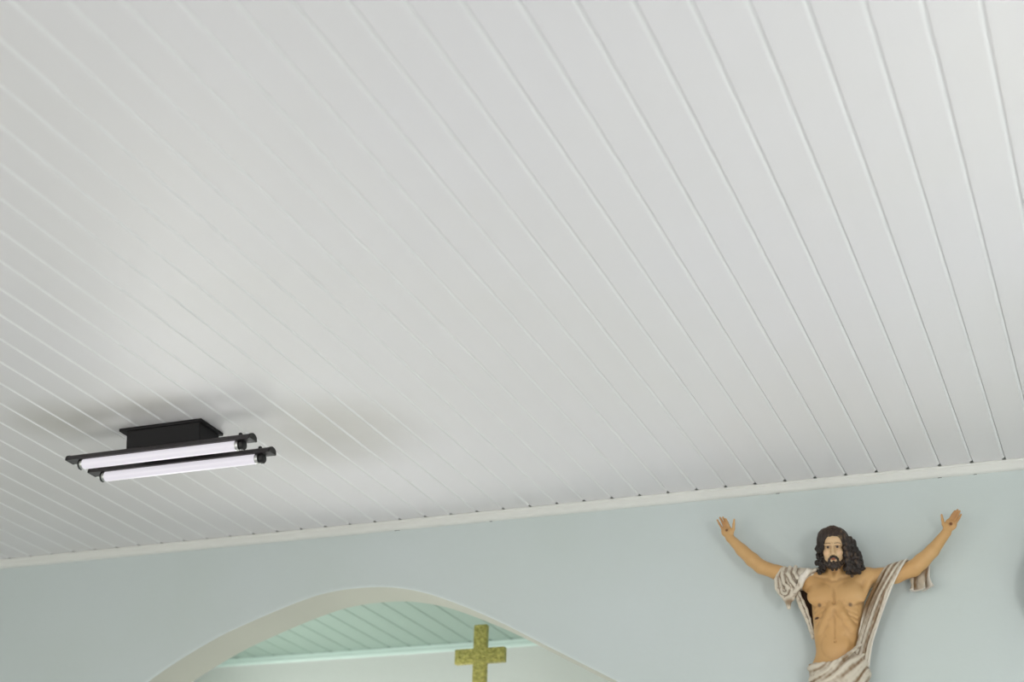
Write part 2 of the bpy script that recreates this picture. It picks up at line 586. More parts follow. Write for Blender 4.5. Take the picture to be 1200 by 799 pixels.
# ==================================================================  painted plaster statue
# bodies are modelled as blended solids on a grid and skinned as one continuous surface
class Field:
    def __init__(s, lo, hi, h):
        s.lo = np.array(lo, float)
        s.h = h
        s.n = (np.ceil((np.array(hi, float) - s.lo) / h).astype(int) + 1)
        s.d = np.full(tuple(s.n), 9.0, np.float32)

    def box(s, lo, hi):
        a = np.maximum(np.floor((np.array(lo) - s.lo) / s.h).astype(int), 0)
        b = np.minimum(np.ceil((np.array(hi) - s.lo) / s.h).astype(int) + 1, s.n)
        return a, b

    def grid(s, a, b):
        ax = [(s.lo[i] + s.h * np.arange(a[i], b[i])).astype(np.float32) for i in range(3)]
        return ax[0][:, None, None], ax[1][None, :, None], ax[2][None, None, :]

    def put(s, fn, lo, hi, k=0.05, mode='add'):
        pad = max(k * 1.6, 4 * s.h)
        a, b = s.box(np.array(lo) - pad, np.array(hi) + pad)
        if np.any(b <= a):
            return
        X, Y, Z = s.grid(a, b)
        e = fn(X, Y, Z).astype(np.float32)
        sl = tuple(slice(a[i], b[i]) for i in range(3))
        d = s.d[sl]
        e = np.broadcast_to(e, d.shape)
        if mode == 'add':
            if k > 0:
                hh = np.maximum(k - np.abs(d - e), 0) / k
                s.d[sl] = np.minimum(d, e) - hh * hh * k * 0.25
            else:
                s.d[sl] = np.minimum(d, e)
        elif mode == 'sub':
            e = -e
            hh = np.maximum(k - np.abs(d - e), 0) / k
            s.d[sl] = np.maximum(d, e) + hh * hh * k * 0.25

    def ball(s, c, r, k=0.05, mode='add'):
        s.ell(c, (r, r, r), k, mode)

    def ell(s, c, r, k=0.05, mode='add', rot=None):
        c = np.array(c, float)
        r = np.array(r, float)
        m = r.max()

        def fn(X, Y, Z):
            x, y, z = X - c[0], Y - c[1], Z - c[2]
            if rot is not None:
                x, y, z = (rot[0][0] * x + rot[0][1] * y + rot[0][2] * z,
                           rot[1][0] * x + rot[1][1] * y + rot[1][2] * z,
                           rot[2][0] * x + rot[2][1] * y + rot[2][2] * z)
            q = np.sqrt((x / r[0]) ** 2 + (y / r[1]) ** 2 + (z / r[2]) ** 2)
            g = np.sqrt((x / r[0] ** 2) ** 2 + (y / r[1] ** 2) ** 2 + (z / r[2] ** 2) ** 2) + 1e-6
            return q * (q - 1) / g
        s.put(fn, c - m, c + m, k, mode)

    def cone(s, p, q, r0, r1, k=0.05, mode='add', fl=None):
        """tapered limb from p to q; fl = (unit vector, factor) flattens it along that direction"""
        p = np.array(p, float)
        q = np.array(q, float)
        ab = q - p
        L2 = float(ab @ ab)

        def fn(X, Y, Z):
            x, y, z = X - p[0], Y - p[1], Z - p[2]
            t = np.clip((x * ab[0] + y * ab[1] + z * ab[2]) / L2, 0, 1)
            dx, dy, dz = x - t * ab[0], y - t * ab[1], z - t * ab[2]
            d2 = dx * dx + dy * dy + dz * dz
            if fl is not None:
                n, fac = fl
                w = dx * n[0] + dy * n[1] + dz * n[2]
                d2 = d2 + w * w * (fac * fac - 1)
            return np.sqrt(d2) - (r0 + (r1 - r0) * t)
        R = max(r0, r1)
        s.put(fn, np.minimum(p, q) - R, np.maximum(p, q) + R, k, mode)

    def chain(s, pts, k=0.05, kk=None, fl=None):
        for (p, r0), (q, r1) in zip(pts[:-1], pts[1:]):
            s.cone(p, q, r0, r1, k, 'add', fl)

    def surface(s):
        """naive surface nets"""
        d = s.d
        n = np.array(d.shape) - 1
        ins = d < 0
        c = np.zeros(tuple(n), np.int8)
        for i in (0, 1):
            for j in (0, 1):
                for l in (0, 1):
                    c += ins[i:i + n[0], j:j + n[1], l:l + n[2]]
        act = (c > 0) & (c < 8)
        idx = np.full(tuple(n), -1, np.int64)
        cells = np.argwhere(act)
        idx[act] = np.arange(len(cells))
        cor = [(i, j, l) for i in (0, 1) for j in (0, 1) for l in (0, 1)]
        val = np.stack([d[cells[:, 0] + a, cells[:, 1] + b, cells[:, 2] + e] for a, b, e in cor], 1)
        acc = np.zeros((len(cells), 3))
        cnt = np.zeros(len(cells))
        for u in range(8):
            for v_ in range(u + 1, 8):
                cu, cv = np.array(cor[u]), np.array(cor[v_])
                if np.abs(cu - cv).sum() != 1:
                    continue
                a, b = val[:, u], val[:, v_]
                hit = (a < 0) != (b < 0)
                t = np.where(hit, a / np.where(hit, a - b, 1), 0)
                acc += np.where(hit[:, None], cu + t[:, None] * (cv - cu), 0)
                cnt += hit
        V = s.lo + s.h * (cells + acc / cnt[:, None])
        F = []
        for ax in range(3):
            o1, o2 = [(1, 2), (2, 0), (0, 1)][ax]
            sl0 = [slice(None)] * 3
            sl1 = [slice(None)] * 3
            sl0[ax] = slice(0, -1)
            sl1[ax] = slice(1, None)
            A, B = ins[tuple(sl0)], ins[tuple(sl1)]
            e = np.argwhere(A != B)
            ok = (e[:, o1] > 0) & (e[:, o2] > 0) & (e[:, o1] < n[o1]) & (e[:, o2] < n[o2])
            e = e[ok]
            up = A[e[:, 0], e[:, 1], e[:, 2]]

            def at(a, b):
                g_ = e.copy()
                g_[:, o1] -= a
                g_[:, o2] -= b
                return idx[g_[:, 0], g_[:, 1], g_[:, 2]]
            q = np.stack([at(1, 1), at(0, 1), at(0, 0), at(1, 0)], 1)
            q[~up] = q[~up][:, ::-1]
            F.append(q)
        F = np.concatenate(F)
        F = F[(F >= 0).all(1)]
        return V, F

    def normals(s, V):
        g = (V - s.lo) / s.h
        i = np.clip(np.round(g).astype(int), 1, np.array(s.d.shape) - 2)
        d = s.d
        N = np.stack([d[i[:, 0] + 1, i[:, 1], i[:, 2]] - d[i[:, 0] - 1, i[:, 1], i[:, 2]],
                      d[i[:, 0], i[:, 1] + 1, i[:, 2]] - d[i[:, 0], i[:, 1] - 1, i[:, 2]],
                      d[i[:, 0], i[:, 1], i[:, 2] + 1] - d[i[:, 0], i[:, 1], i[:, 2] - 1]], 1)
        return N / (np.linalg.norm(N, axis=1, keepdims=True) + 1e-9)


def crease(F, V, s=2, gain=.12):
    """0..1: how hollow the form is at each vertex (where a painter's brown wash settles)"""
    i = np.clip(np.round((V - F.lo) / F.h).astype(int), s, np.array(F.d.shape) - 1 - s)
    d = F.d
    x, y, z = i[:, 0], i[:, 1], i[:, 2]
    lap = (d[x + s, y, z] + d[x - s, y, z] + d[x, y + s, z] + d[x, y - s, z] + d[x, y, z + s] + d[x, y, z - s] - 6 * d[x, y, z]) / (s * F.h) ** 2
    return np.clip(-lap * gain, 0, 1)


def lin(r, g, b):
    return np.array(srgb(r, g, b)[:3])


def mixc(c, col, w):
    w = np.clip(w, 0, 1)[:, None]
    return c * (1 - w) + col * w


def spot(V, p, r, soft=0.4):
    d = np.sqrt((((V - np.array(p)) / np.array(r)) ** 2).sum(1))
    return np.clip((1 - d) / soft, 0, 1)


SO = (-5.5, 0.0, -13.4)
statue = thing('statue', SO, 'painted plaster statue of a bare-chested bearded man in robe, arms raised, against pale blue wall', 'statue')
HC = np.array((-5.39, -0.86, -2.74))      # between the eyes, inside the head


def HP(x, y, z):
    """head frame (y forwards negative) to room frame, turned a little and bowed"""
    t = math.radians(7)
    y2 = y * math.cos(t) - z * math.sin(t)
    z2 = z * math.cos(t) + y * math.sin(t)
    a = math.radians(7)
    return (HC[0] + x * math.cos(a) - y2 * math.sin(a), HC[1] + x * math.sin(a) + y2 * math.cos(a), HC[2] + z2)


def build_body():
    F = Field((-9.35, -1.55, -6.9), (-1.2, 0.2, -1.1), 0.02)
    # trunk
    F.ell((-5.42, -.44, -4.32), (.82, .46, .98), .1)
    F.ell((-5.47, -.46, -5.0), (.72, .42, .75), .3)
    F.ell((-5.52, -.46, -5.6), (.67, .42, .8), .3)
    F.ell((-5.52, -.42, -6.4), (.84, .46, .6), .3)
    F.ell((-5.90, -.76, -4.18), (.42, .19, .34), .08)
    F.ell((-4.98, -.76, -4.20), (.42, .19, .34), .08)
    # shoulder girdle
    F.cone((-5.43, -.42, -3.42), (-6.3, -.42, -3.5), .25, .24, .2)
    F.cone((-5.43, -.42, -3.42), (-4.55, -.42, -3.56), .25, .26, .2)
    F.cone((-6.05, -.5, -3.85), (-6.45, -.42, -3.55), .30, .27, .15)
    F.cone((-4.85, -.5, -3.9), (-4.42, -.42, -3.62), .30, .29, .15)
    F.cone((-5.36, -.78, -3.62), (-6.05, -.62, -3.42), .05, .05, .1)
    F.cone((-5.50, -.78, -3.63), (-4.80, -.62, -3.47), .05, .05, .1)
    # arms
    F.chain([((-6.42, -.42, -3.48), .28), ((-6.85, -.42, -3.36), .245), ((-7.3, -.42, -3.21), .225), ((-7.83, -.42, -2.97), .225)], .1)
    F.chain([((-7.83, -.42, -2.97), .22), ((-8.1, -.44, -2.72), .225), ((-8.42, -.46, -2.38), .195), ((-8.80, -.48, -1.93), .135)], .06)
    F.chain([((-4.46, -.42, -3.60), .29), ((-4.05, -.42, -3.62), .27), ((-3.6, -.42, -3.58), .26), ((-3.02, -.42, -3.42), .25)], .1)
    F.chain([((-3.02, -.42, -3.42), .25), ((-2.75, -.44, -3.22), .24), ((-2.4, -.46, -2.92), .205), ((-1.93, -.48, -2.38), .145)], .06)
    # hands, palms to the viewer
    yv = (0, 1, 0)
    F.chain([((-8.80, -.48, -1.95), .13), ((-8.84, -.50, -1.82), .135)], .05, fl=(yv, 1.4))
    F.ell((-8.90, -.50, -1.70), (.185, .075, .20), .05)
    F.ell((-8.76, -.53, -1.74), (.085, .075, .12), .04)
    for b, mdl, tp, r in (((-9.045, -.51, -1.60), (-9.12, -.55, -1.45), (-9.165, -.64, -1.335), .040),
                          ((-8.965, -.51, -1.55), (-9.03, -.56, -1.38), (-9.075, -.65, -1.265), .043),
                          ((-8.880, -.51, -1.55), (-8.935, -.56, -1.38), (-8.975, -.66, -1.270), .043),
                          ((-8.800, -.52, -1.59), (-8.850, -.57, -1.43), (-8.885, -.66, -1.330), .041)):
        F.chain([(b, r), (mdl, r * .92), (tp, r * .78)], .012)
    F.chain([((-8.73, -.52, -1.82), .06), ((-8.66, -.55, -1.66), .05), ((-8.635, -.58, -1.51), .042), ((-8.61, -.62, -1.37), .033)], .03)
    F.chain([((-1.93, -.48, -2.38), .135), ((-1.87, -.50, -2.27), .14)], .05, fl=(yv, 1.4))
    F.ell((-1.77, -.50, -2.13), (.19, .08, .20), .05)
    F.ell((-1.91, -.53, -2.19), (.09, .08, .12), .04)
    for b, mdl, tp, r in (((-1.80, -.51, -2.00), (-1.695, -.56, -1.86), (-1.60, -.65, -1.77), .043),
                          ((-1.72, -.51, -1.99), (-1.61, -.56, -1.84), (-1.515, -.65, -1.735), .044),
                          ((-1.645, -.51, -2.02), (-1.535, -.56, -1.88), (-1.45, -.65, -1.78), .043),
                          ((-1.60, -.52, -2.09), (-1.50, -.56, -1.98), (-1.42, -.64, -1.89), .040)):
        F.chain([(b, r), (mdl, r * .92), (tp, r * .78)], .012)
    F.chain([((-1.93, -.52, -2.28), .06), ((-1.99, -.55, -2.13), .05), ((-2.00, -.58, -1.99), .042), ((-2.01, -.62, -1.84), .033)], .03)
    # neck
    F.cone((-5.40, -.70, -3.05), (-5.43, -.48, -3.6), .255, .29, .12)
    F.cone((-5.64, -.72, -3.10), (-5.46, -.80, -3.66), .05, .045, .06)
    F.cone((-5.14, -.74, -3.12), (-5.38, -.80, -3.66), .05, .045, .06)
    F.ball((-5.42, -.93, -3.42), .05, .06)
    # rib arch, ribs, belly
    for sgn, cx_ in ((-1, -5.47), (1, -5.43)):
        pr = [(cx_ + sgn * .07, -.90, -4.58), (cx_ + sgn * .20, -.90, -4.82), (cx_ + sgn * .34, -.85, -5.06), (cx_ + sgn * .48, -.76, -5.3)]
        for a, b in zip(pr[:-1], pr[1:]):
            F.cone(a, b, .065, .065, .13)
        for j, z in enumerate((-4.52, -4.68, -4.84, -5.0)):
            F.cone((cx_ + sgn * (.28 + j * .06), -.845 + j * .02, z + .03), (cx_ + sgn * .62, -.70, z - .08), .05, .04, .04)
    for x, z, rx, rz in ((-5.60, -5.05, .12, .15), (-5.33, -5.06, .12, .15), (-5.62, -5.38, .13, .16), (-5.35, -5.39, .13, .16)):
        F.ell((x, -.82, z), (rx, .09, rz), .08)
    F.ell((-5.49, -.80, -5.80), (.34, .14, .28), .16)
    F.cone((-5.455, -.93, -3.9), (-5.455, -.93, -4.5), .035, .03, .07, 'sub')
    F.cone((-5.47, -.955, -4.9), (-5.49, -.95, -5.6), .02, .02, .05, 'sub')
    F.ball((-5.49, -.955, -5.70), .04, .03, 'sub')
    # armpit fold right
    F.cone((-4.62, -.72, -4.35), (-4.35, -.62, -3.75), .10, .10, .1)
    # ---- head
    h = HP
    F.ell(h(0, .12, .16), (.40, .46, .50), .05)
    F.ell(h(0, -.12, -.20), (.30, .33, .42), .12)
    F.ell(h(0, -.20, .22), (.30, .22, .24), .1)
    F.ball(h(0, -.30, -.52), .11, .12)
    F.cone(h(-.24, .0, -.38), h(0, -.28, -.54), .08, .07, .1)
    F.cone(h(.24, .0, -.38), h(0, -.28, -.54), .08, .07, .1)
    for sx in (-1, 1):
        F.ball(h(sx * .20, -.32, -.15), .09, .1)                      # cheekbone
        F.cone(h(sx * .07, -.415, .105), h(sx * .24, -.36, .11), .035, .03, .05)   # brow
        F.ell(h(sx * .145, -.44, .02), (.075, .06, .05), .05, 'sub')  # socket
        F.ball(h(sx * .145, -.345, .01), .075, .015)                  # eye
        F.cone(h(sx * .08, -.405, .045), h(sx * .215, -.375, .045), .018, .016, .01)
        F.cone(h(sx * .08, -.400, -.035), h(sx * .21, -.37, -.035), .014, .012, .01)
        F.ball(h(sx * .05, -.445, -.225), .036, .03)
        F.ell(h(sx * .335, .02, -.06), (.035, .07, .10), .02)          # ear
    F.cone(h(0, -.415, .08), h(0, -.53, -.20), .028, .048, .05)
    F.ball(h(0, -.535, -.215), .045, .03)
    F.cone(h(-.07, -.415, -.345), h(0, -.45, -.335), .020, .024, .02)
    F.cone(h(.07, -.415, -.345), h(0, -.45, -.335), .020, .024, .02)
    F.cone(h(-.055, -.415, -.395), h(.055, -.415, -.395), .026, .026, .02)
    F.cone(h(-.08, -.45, -.368), h(.08, -.45, -.368), .007, .007, .01, 'sub')
    V, Q = F.surface()
    N = F.normals(V)
    # ---- paint
    rng = np.random.default_rng(3)
    c = np.tile(lin(205, 163, 109), (len(V), 1))
    warm = 0.5 + 0.5 * np.sin(V[:, 0] * 2.1 + V[:, 2] * 1.3 + 1.0)
    c = mixc(c, lin(200, 152, 94), 0.45 * warm)
    head = (V[:, 2] > -3.3) & (np.abs(V[:, 0] + 5.4) < .6)
    c = mixc(c, lin(222, 190, 150), np.where(head, .8, 0))
    for x, z in ((-5.93, -4.50), (-4.97, -4.55)):
        c = mixc(c, lin(112, 84, 60), spot(V, (x, -.98, z), (.085, .35, .085), .5))
    c = mixc(c, lin(60, 22, 16), spot(V, (-6.06, -.85, -4.88), (.11, .4, .05), .4))
    c = mixc(c, lin(90, 40, 26), spot(V, (-8.88, -.58, -1.69), (.06, .09, .06), .5))
    c = mixc(c, lin(90, 40, 26), spot(V, (-1.76, -.58, -2.14), (.07, .09, .07), .5))
    c = mixc(c, lin(150, 108, 62), .38 * crease(F, V, 4, .16))
    # brown wash rubbed into the hands
    for p in ((-9.0, -.6, -1.45), (-1.62, -.6, -1.9)):
        c = mixc(c, lin(150, 98, 58), .55 * spot(V, p, (.32, .4, .32), .8))
    c = mixc(c, lin(150, 110, 66), .6 * spot(V, (-5.42, -.9, -3.45), (.10, .3, .28), .7))
    for sx in (-1, 1):
        e = h(sx * .145, -.40, .01)
        c = mixc(c, lin(170, 128, 92), .6 * spot(V, e, (.12, .12, .085), .6))
        c = mixc(c, lin(196, 172, 140), spot(V, e, (.075, .06, .032), .3))
        c = mixc(c, lin(40, 26, 20), spot(V, (e[0], e[1], e[2]), (.05, .08, .046), .3))
        for t in np.linspace(0, 1, 7):
            b = h(sx * (.07 + .17 * t), -.43 + .05 * t, .112 + .02 * math.sin(t * 3.1))
            c = mixc(c, lin(96, 68, 46), .8 * spot(V, b, (.035, .07, .016), .5))
        for t in np.linspace(0, 1, 6):
            b = h(sx * (.08 + .135 * t), -.41 + .03 * t, .045)
            c = mixc(c, lin(70, 48, 36), .8 * spot(V, b, (.025, .04, .012), .5))
        c = mixc(c, lin(226, 172, 140), .5 * spot(V, h(sx * .21, -.36, -.17), (.11, .15, .11), .8))
    c = mixc(c, lin(160, 88, 66), spot(V, h(0, -.44, -.37), (.095, .09, .05), .4))
    return V, Q, c


V, Q, c = build_body()
mesh_obj('body', V, Q, M['skin'], statue, SO, smooth=True, paint=c)


def noise3(X, Y, Z, fx_, fy_, fz_, seed=0):
    """cheap smooth wobble from a few crossed waves"""
    r = np.random.default_rng(seed)
    out = 0
    for k in range(5):
        a = r.uniform(-1, 1, 3)
        out = out + np.sin(X * fx_ * a[0] * 2 + Y * fy_ * a[1] * 2 + Z * fz_ * a[2] * 2 + r.uniform(0, 6.28))
    return out / 5


# ---- hair: a parted cap and heavy curled locks
def build_hair():
    F = Field((-6.2, -1.5, -3.8), (-4.2, 0.1, -1.55), 0.02)
    h = HP
    F.ell(h(-.19, .10, .26), (.31, .50, .45), .03)
    F.ell(h(.19, .10, .26), (.31, .50, .45), .03)
    F.ell(h(0, .08, .28), (.36, .50, .43), .05)
    F.cone(h(0, -.5, .66), h(0, .3, .80), .025, .025, .04, 'sub')
    # face opening
    for dx in (-.13, 0, .13):
        F.ell(h(dx, -.54, -.08), (.19, .46, .47), .02, 'sub')
    F.ell(h(0, -.52, -.30), (.285, .46, .40), .03, 'sub')
    # bulk behind the face
    F.cone((-5.66, -.62, -2.5), (-5.74, -.55, -3.35), .17, .17, .08)
    F.cone((-5.04, -.60, -2.5), (-4.82, -.52, -3.38), .24, .27, .08)
    F.cone((-4.90, -.58, -2.8), (-4.80, -.55, -3.1), .26, .27, .08)
    r = np.random.default_rng(11)
    # twisted locks: each is a chain of beads that coils on its way down
    locks = [((-5.80, -.88, -2.42), (-5.80, -.86, -3.45), .085), ((-5.86, -.70, -2.38), (-5.90, -.66, -3.40), .085),
             ((-5.84, -.50, -2.40), (-5.80, -.40, -3.45), .09), ((-5.70, -1.0, -2.62), (-5.70, -.96, -3.48), .07),
             ((-5.02, -1.02, -2.40), (-4.98, -.98, -3.50), .09), ((-4.93, -.95, -2.50), (-4.84, -.90, -3.60), .10),
             ((-4.88, -.80, -2.44), (-4.70, -.80, -3.55), .10), ((-4.80, -.65, -2.52), (-4.58, -.66, -3.40), .10),
             ((-4.85, -.50, -2.55), (-4.60, -.46, -3.45), .10), ((-4.95, -1.0, -2.9), (-4.90, -.98, -3.66), .085),
             ((-4.72, -.85, -2.9), (-4.66, -.85, -3.5), .09)]
    for a, b, rad in locks:
        a, b = np.array(a), np.array(b)
        L = np.linalg.norm(b - a)
        n = int(L / .045)
        ph = r.uniform(0, 6.28)
        for i in range(n + 1):
            t = i / n
            p = a + (b - a) * t
            an = ph + t * L / .23 * 6.28
            sw = .055 * min(1, 4 * t) 
            p = p + np.array([math.cos(an) * sw * 1.2, math.sin(an) * sw, .03 * math.sin(an * 1.7)])
            F.ball(p, rad * (.85 + .22 * math.sin(an * .5 + ph)) * (1.0 if t < .85 else .8), .02)
    # waves that sweep from the parting down over the temples
    for sx in (-1, 1):
        for j in range(5):
            y0_ = -.20 + .12 * j
            pts = []
            for t in np.linspace(0, 1, 9):
                ang = t * 1.45
                pts.append((h(sx * (.04 + .43 * math.sin(ang)), y0_ + .03 * math.sin(t * 9 + j), .27 + .43 * math.cos(ang) - .20 * t), .042))
            F.chain(pts, .03)
    # strand relief
    a, b = F.box(F.lo, F.lo + F.h * F.n)
    X, Y, Z = F.grid(a, b)
    F.d += (.018 * noise3(X, Y, Z, 34, 34, 16, 5)).astype(np.float32)
    V, Q = F.surface()
    c = np.tile(lin(44, 36, 32), (len(V), 1))
    hl = np.clip(noise3(V[:, 0], V[:, 1], V[:, 2], 26, 26, 11, 9) * 2.2 - .25, 0, 1)
    front = np.clip((-V[:, 1] - .8) * 3, 0, 1) * np.clip((V[:, 0] + 5.4) * 2.0 + .1, 0, 1)
    top = np.clip((V[:, 2] + 2.6) * 1.5, 0, 1)
    c = mixc(c, lin(112, 88, 66), hl * np.clip(.75 * front + .35 * top, 0, .8))
    c = mixc(c, lin(76, 57, 44), .7 * top)
    # a few touches of old gold at the hairline
    for p in ((-.12, -.46, .40), (.20, -.42, .36), (.26, -.38, .30)):
        c = mixc(c, lin(150, 124, 84), .6 * spot(V, h(*p), (.05, .12, .035), .6))
    return V, Q, c


V, Q, c = build_hair()
mesh_obj('hair', V, Q, M['hair'], statue, SO, smooth=True, paint=c)


def build_beard():
    F = Field((-6.0, -1.75, -3.8), (-4.8, -.5, -2.7), 0.014)
    h = HP
    for sx in (-1, 1):
        pr = [(.285, -.02, -.20), (.285, -.10, -.34), (.24, -.22, -.46), (.15, -.33, -.55), (.06, -.39, -.60)]
        for (a, b) in zip(pr[:-1], pr[1:]):
            F.cone(h(sx * a[0], a[1], a[2]), h(sx * b[0], b[1], b[2]), .065, .075, .05)
        F.cone(h(sx * .06, -.36, -.58), h(sx * .06, -.34, -.69), .085, .045, .03)     # forked tips
        F.cone(h(sx * .16, -.28, -.50), h(sx * .15, -.27, -.61), .08, .05, .03)
        m = [(.012, -.475, -.30), (.07, -.455, -.315), (.125, -.415, -.37), (.15, -.37, -.46)]
        for (a, b) in zip(m[:-1], m[1:]):
            F.cone(h(sx * a[0], a[1], a[2]), h(sx * b[0], b[1], b[2]), .034, .042, .015)
    F.ell(h(0, -.37, -.555), (.13, .10, .09), .04)
    F.ball(h(0, -.43, -.47), .05, .02)
    F.cone(h(-.10, -.39, -.50), h(.10, -.39, -.50), .05, .05, .03)
    a, b = F.box(F.lo, F.lo + F.h * F.n)
    X, Y, Z = F.grid(a, b)
    F.d += (.012 * noise3(X, Y, Z, 60, 60, 30, 2)).astype(np.float32)
    V, Q = F.surface()
    c = np.tile(lin(46, 37, 32), (len(V), 1))
    c = mixc(c, lin(120, 96, 74), np.clip(noise3(V[:, 0], V[:, 1], V[:, 2], 40, 40, 20, 4) * 2 - .3, 0, .45))
    return V, Q, c


V, Q, c = build_beard()
mesh_obj('beard', V, Q, M['hair'], statue, SO, smooth=True, paint=c)

CREAM, BROWN, DEEP = lin(212, 202, 184), lin(136, 110, 80), lin(84, 62, 48)


def cloth_paint(V, fold, light=0.0):
    """fold 0..1: brown wash in the furrows, cream rubbed over the ridges"""
    n = noise3(V[:, 0], V[:, 1], V[:, 2], 22, 22, 22, 8)
    w = np.clip(1.05 - fold * 1.5 + n * .35 - light, 0, 1)
    c = np.tile(CREAM, (len(V), 1))
    c = mixc(c, BROWN, w)
    return c


# ---- cloth wrapped round hips and legs
def build_wrap():
    F = Field((-6.9, -1.5, -13.5), (-4.1, 0.25, -5.2), 0.03)
    F.ell((-5.52, -.42, -6.6), (.90, .58, .85), .1)
    F.cone((-5.56, -.42, -6.6), (-5.50, -.40, -12.6), .82, .62, .2, fl=((0, 1, 0), 1.55))
    F.cone((-5.22, -.55, -7.0), (-5.0, -.60, -9.6), .42, .36, .2)     # forward knee
    F.cone((-5.0, -.60, -9.6), (-5.15, -.45, -12.9), .36, .30, .2)
    F.cone((-5.0, -.38, -5.85), (-5.0, -.36, -6.6), .34, .34, .25)

    a, b = F.box(F.lo, F.lo + F.h * F.n)
    X, Y, Z = F.grid(a, b)

    def foldv(X, Y, Z):
        s = (Z - .62 * X) * 1.0
        ph = s * 17 + 2.6 * np.sin(X * 3.1 + Z * 1.9) + 1.2 * np.sin(Y * 5 + X * 4)
        low = 1 / (1 + np.exp((Z + 7.6) * 3))
        ph2 = (X * 12 + np.sin(Z * 1.3) * 1.2)
        up = .6 * np.sin(ph) + .4 * np.sin(ph * 1.9 + 2 * np.sin(X * 5 - Z * 3))
        return (1 - low) * up + low * np.sin(ph2)
    fv = foldv(X, Y, Z)
    F.d -= (.045 * fv).astype(np.float32)
    # upper edge of the cloth: level on the left, climbing to the right hip
    xs = [-6.9, -6.35, -5.9, -5.5, -5.1, -4.75, -4.5, -4.0]
    zs = [-6.33, -6.31, -6.35, -6.34, -6.10, -5.78, -5.52, -5.4]
    top = np.interp(X[:, 0, 0], xs, zs)[:, None, None]
    F.d = np.maximum(F.d, (Z - top - .10 * (Y + .4) * 0).astype(np.float32) * .85)
    F.d = np.maximum(F.d, (-13.35 - Z).astype(np.float32) * np.ones_like(F.d))
    F.d = np.maximum(F.d, (Y - .198).astype(np.float32) * np.ones_like(F.d))
    # rolled hem along the upper edge and a bunched knot at the left hip
    pts = [((x, -.42 - .60 * math.sqrt(max(0, 1 - ((x + 5.52) / .95) ** 2)) + .02, z), .055) for x, z in
           ((-6.35, -6.33), (-6.15, -6.35), (-5.9, -6.37), (-5.7, -6.38), (-5.5, -6.34), (-5.3, -6.24), (-5.1, -6.10), (-4.9, -5.94), (-4.76, -5.80))]
    F.chain(pts, .06)
    F.ball((-6.40, -.45, -6.36), .09, .06)
    V, Q = F.surface()
    fv = foldv(V[:, 0], V[:, 1], V[:, 2]) * .5 + .5
    return V, Q, cloth_paint(V, fv, .12)


V, Q, c = build_wrap()
mesh_obj('robe_wrap', V, Q, M['cloth'], statue, SO, smooth=True, paint=c)


def sheet(name, rows, fold, thick, paintf, hem=None):
    """rows: list over v of polylines over u (numpy arrays n x 3); solid sheet with real thickness"""
    P = np.array(rows)            # nv x nu x 3
    nv, nu = P.shape[:2]
    # normals
    du = np.gradient(P, axis=1)
    dv = np.gradient(P, axis=0)
    N = np.cross(du, dv)
    N /= np.linalg.norm(N, axis=2, keepdims=True) + 1e-9
    if N[..., 1].mean() > 0:
        N = -N
    front = P + N * thick * .5
    back = P - N * thick * .5
    V = np.concatenate([front.reshape(-1, 3), back.reshape(-1, 3)])
    n = nv * nu
    faces = []
    I = lambda j, i: j * nu + i
    for j in range(nv - 1):
        for i in range(nu - 1):
            faces.append((I(j, i), I(j, i + 1), I(j + 1, i + 1), I(j + 1, i)))
            faces.append((n + I(j, i), n + I(j + 1, i), n + I(j + 1, i + 1), n + I(j, i + 1)))
    for j in range(nv - 1):
        for i, s in ((0, 0), (nu - 1, 1)):
            q = (I(j, i), I(j + 1, i), n + I(j + 1, i), n + I(j, i))
            faces.append(q if s == 0 else q[::-1])
    for i in range(nu - 1):
        for j, s in ((0, 1), (nv - 1, 0)):
            q = (I(j, i), I(j, i + 1), n + I(j, i + 1), n + I(j, i))
            faces.append(q[::-1] if s == 0 else q)
    c = paintf(fold, front.reshape(-1, 3))
    c = np.concatenate([c, c])
    return mesh_obj(name, V, np.array(faces), M['cloth'], statue, SO, smooth=True, paint=c)


def catmull(ctrl, t):
    """ctrl: k x 3 control points, t: samples 0..1"""
    ctrl = np.array(ctrl, float)
    k = len(ctrl)
    out = []
    for tt in t:
        s = tt * (k - 1)
        i = min(int(s), k - 2)
        f_ = s - i
        p0, p1, p2, p3 = ctrl[max(i - 1, 0)], ctrl[i], ctrl[i + 1], ctrl[min(i + 2, k - 1)]
        out.append(.5 * (2 * p1 + (p2 - p0) * f_ + (2 * p0 - 5 * p1 + 4 * p2 - p3) * f_ ** 2 + (3 * p1 - p0 - 3 * p2 + p3) * f_ ** 3))
    return np.array(out)


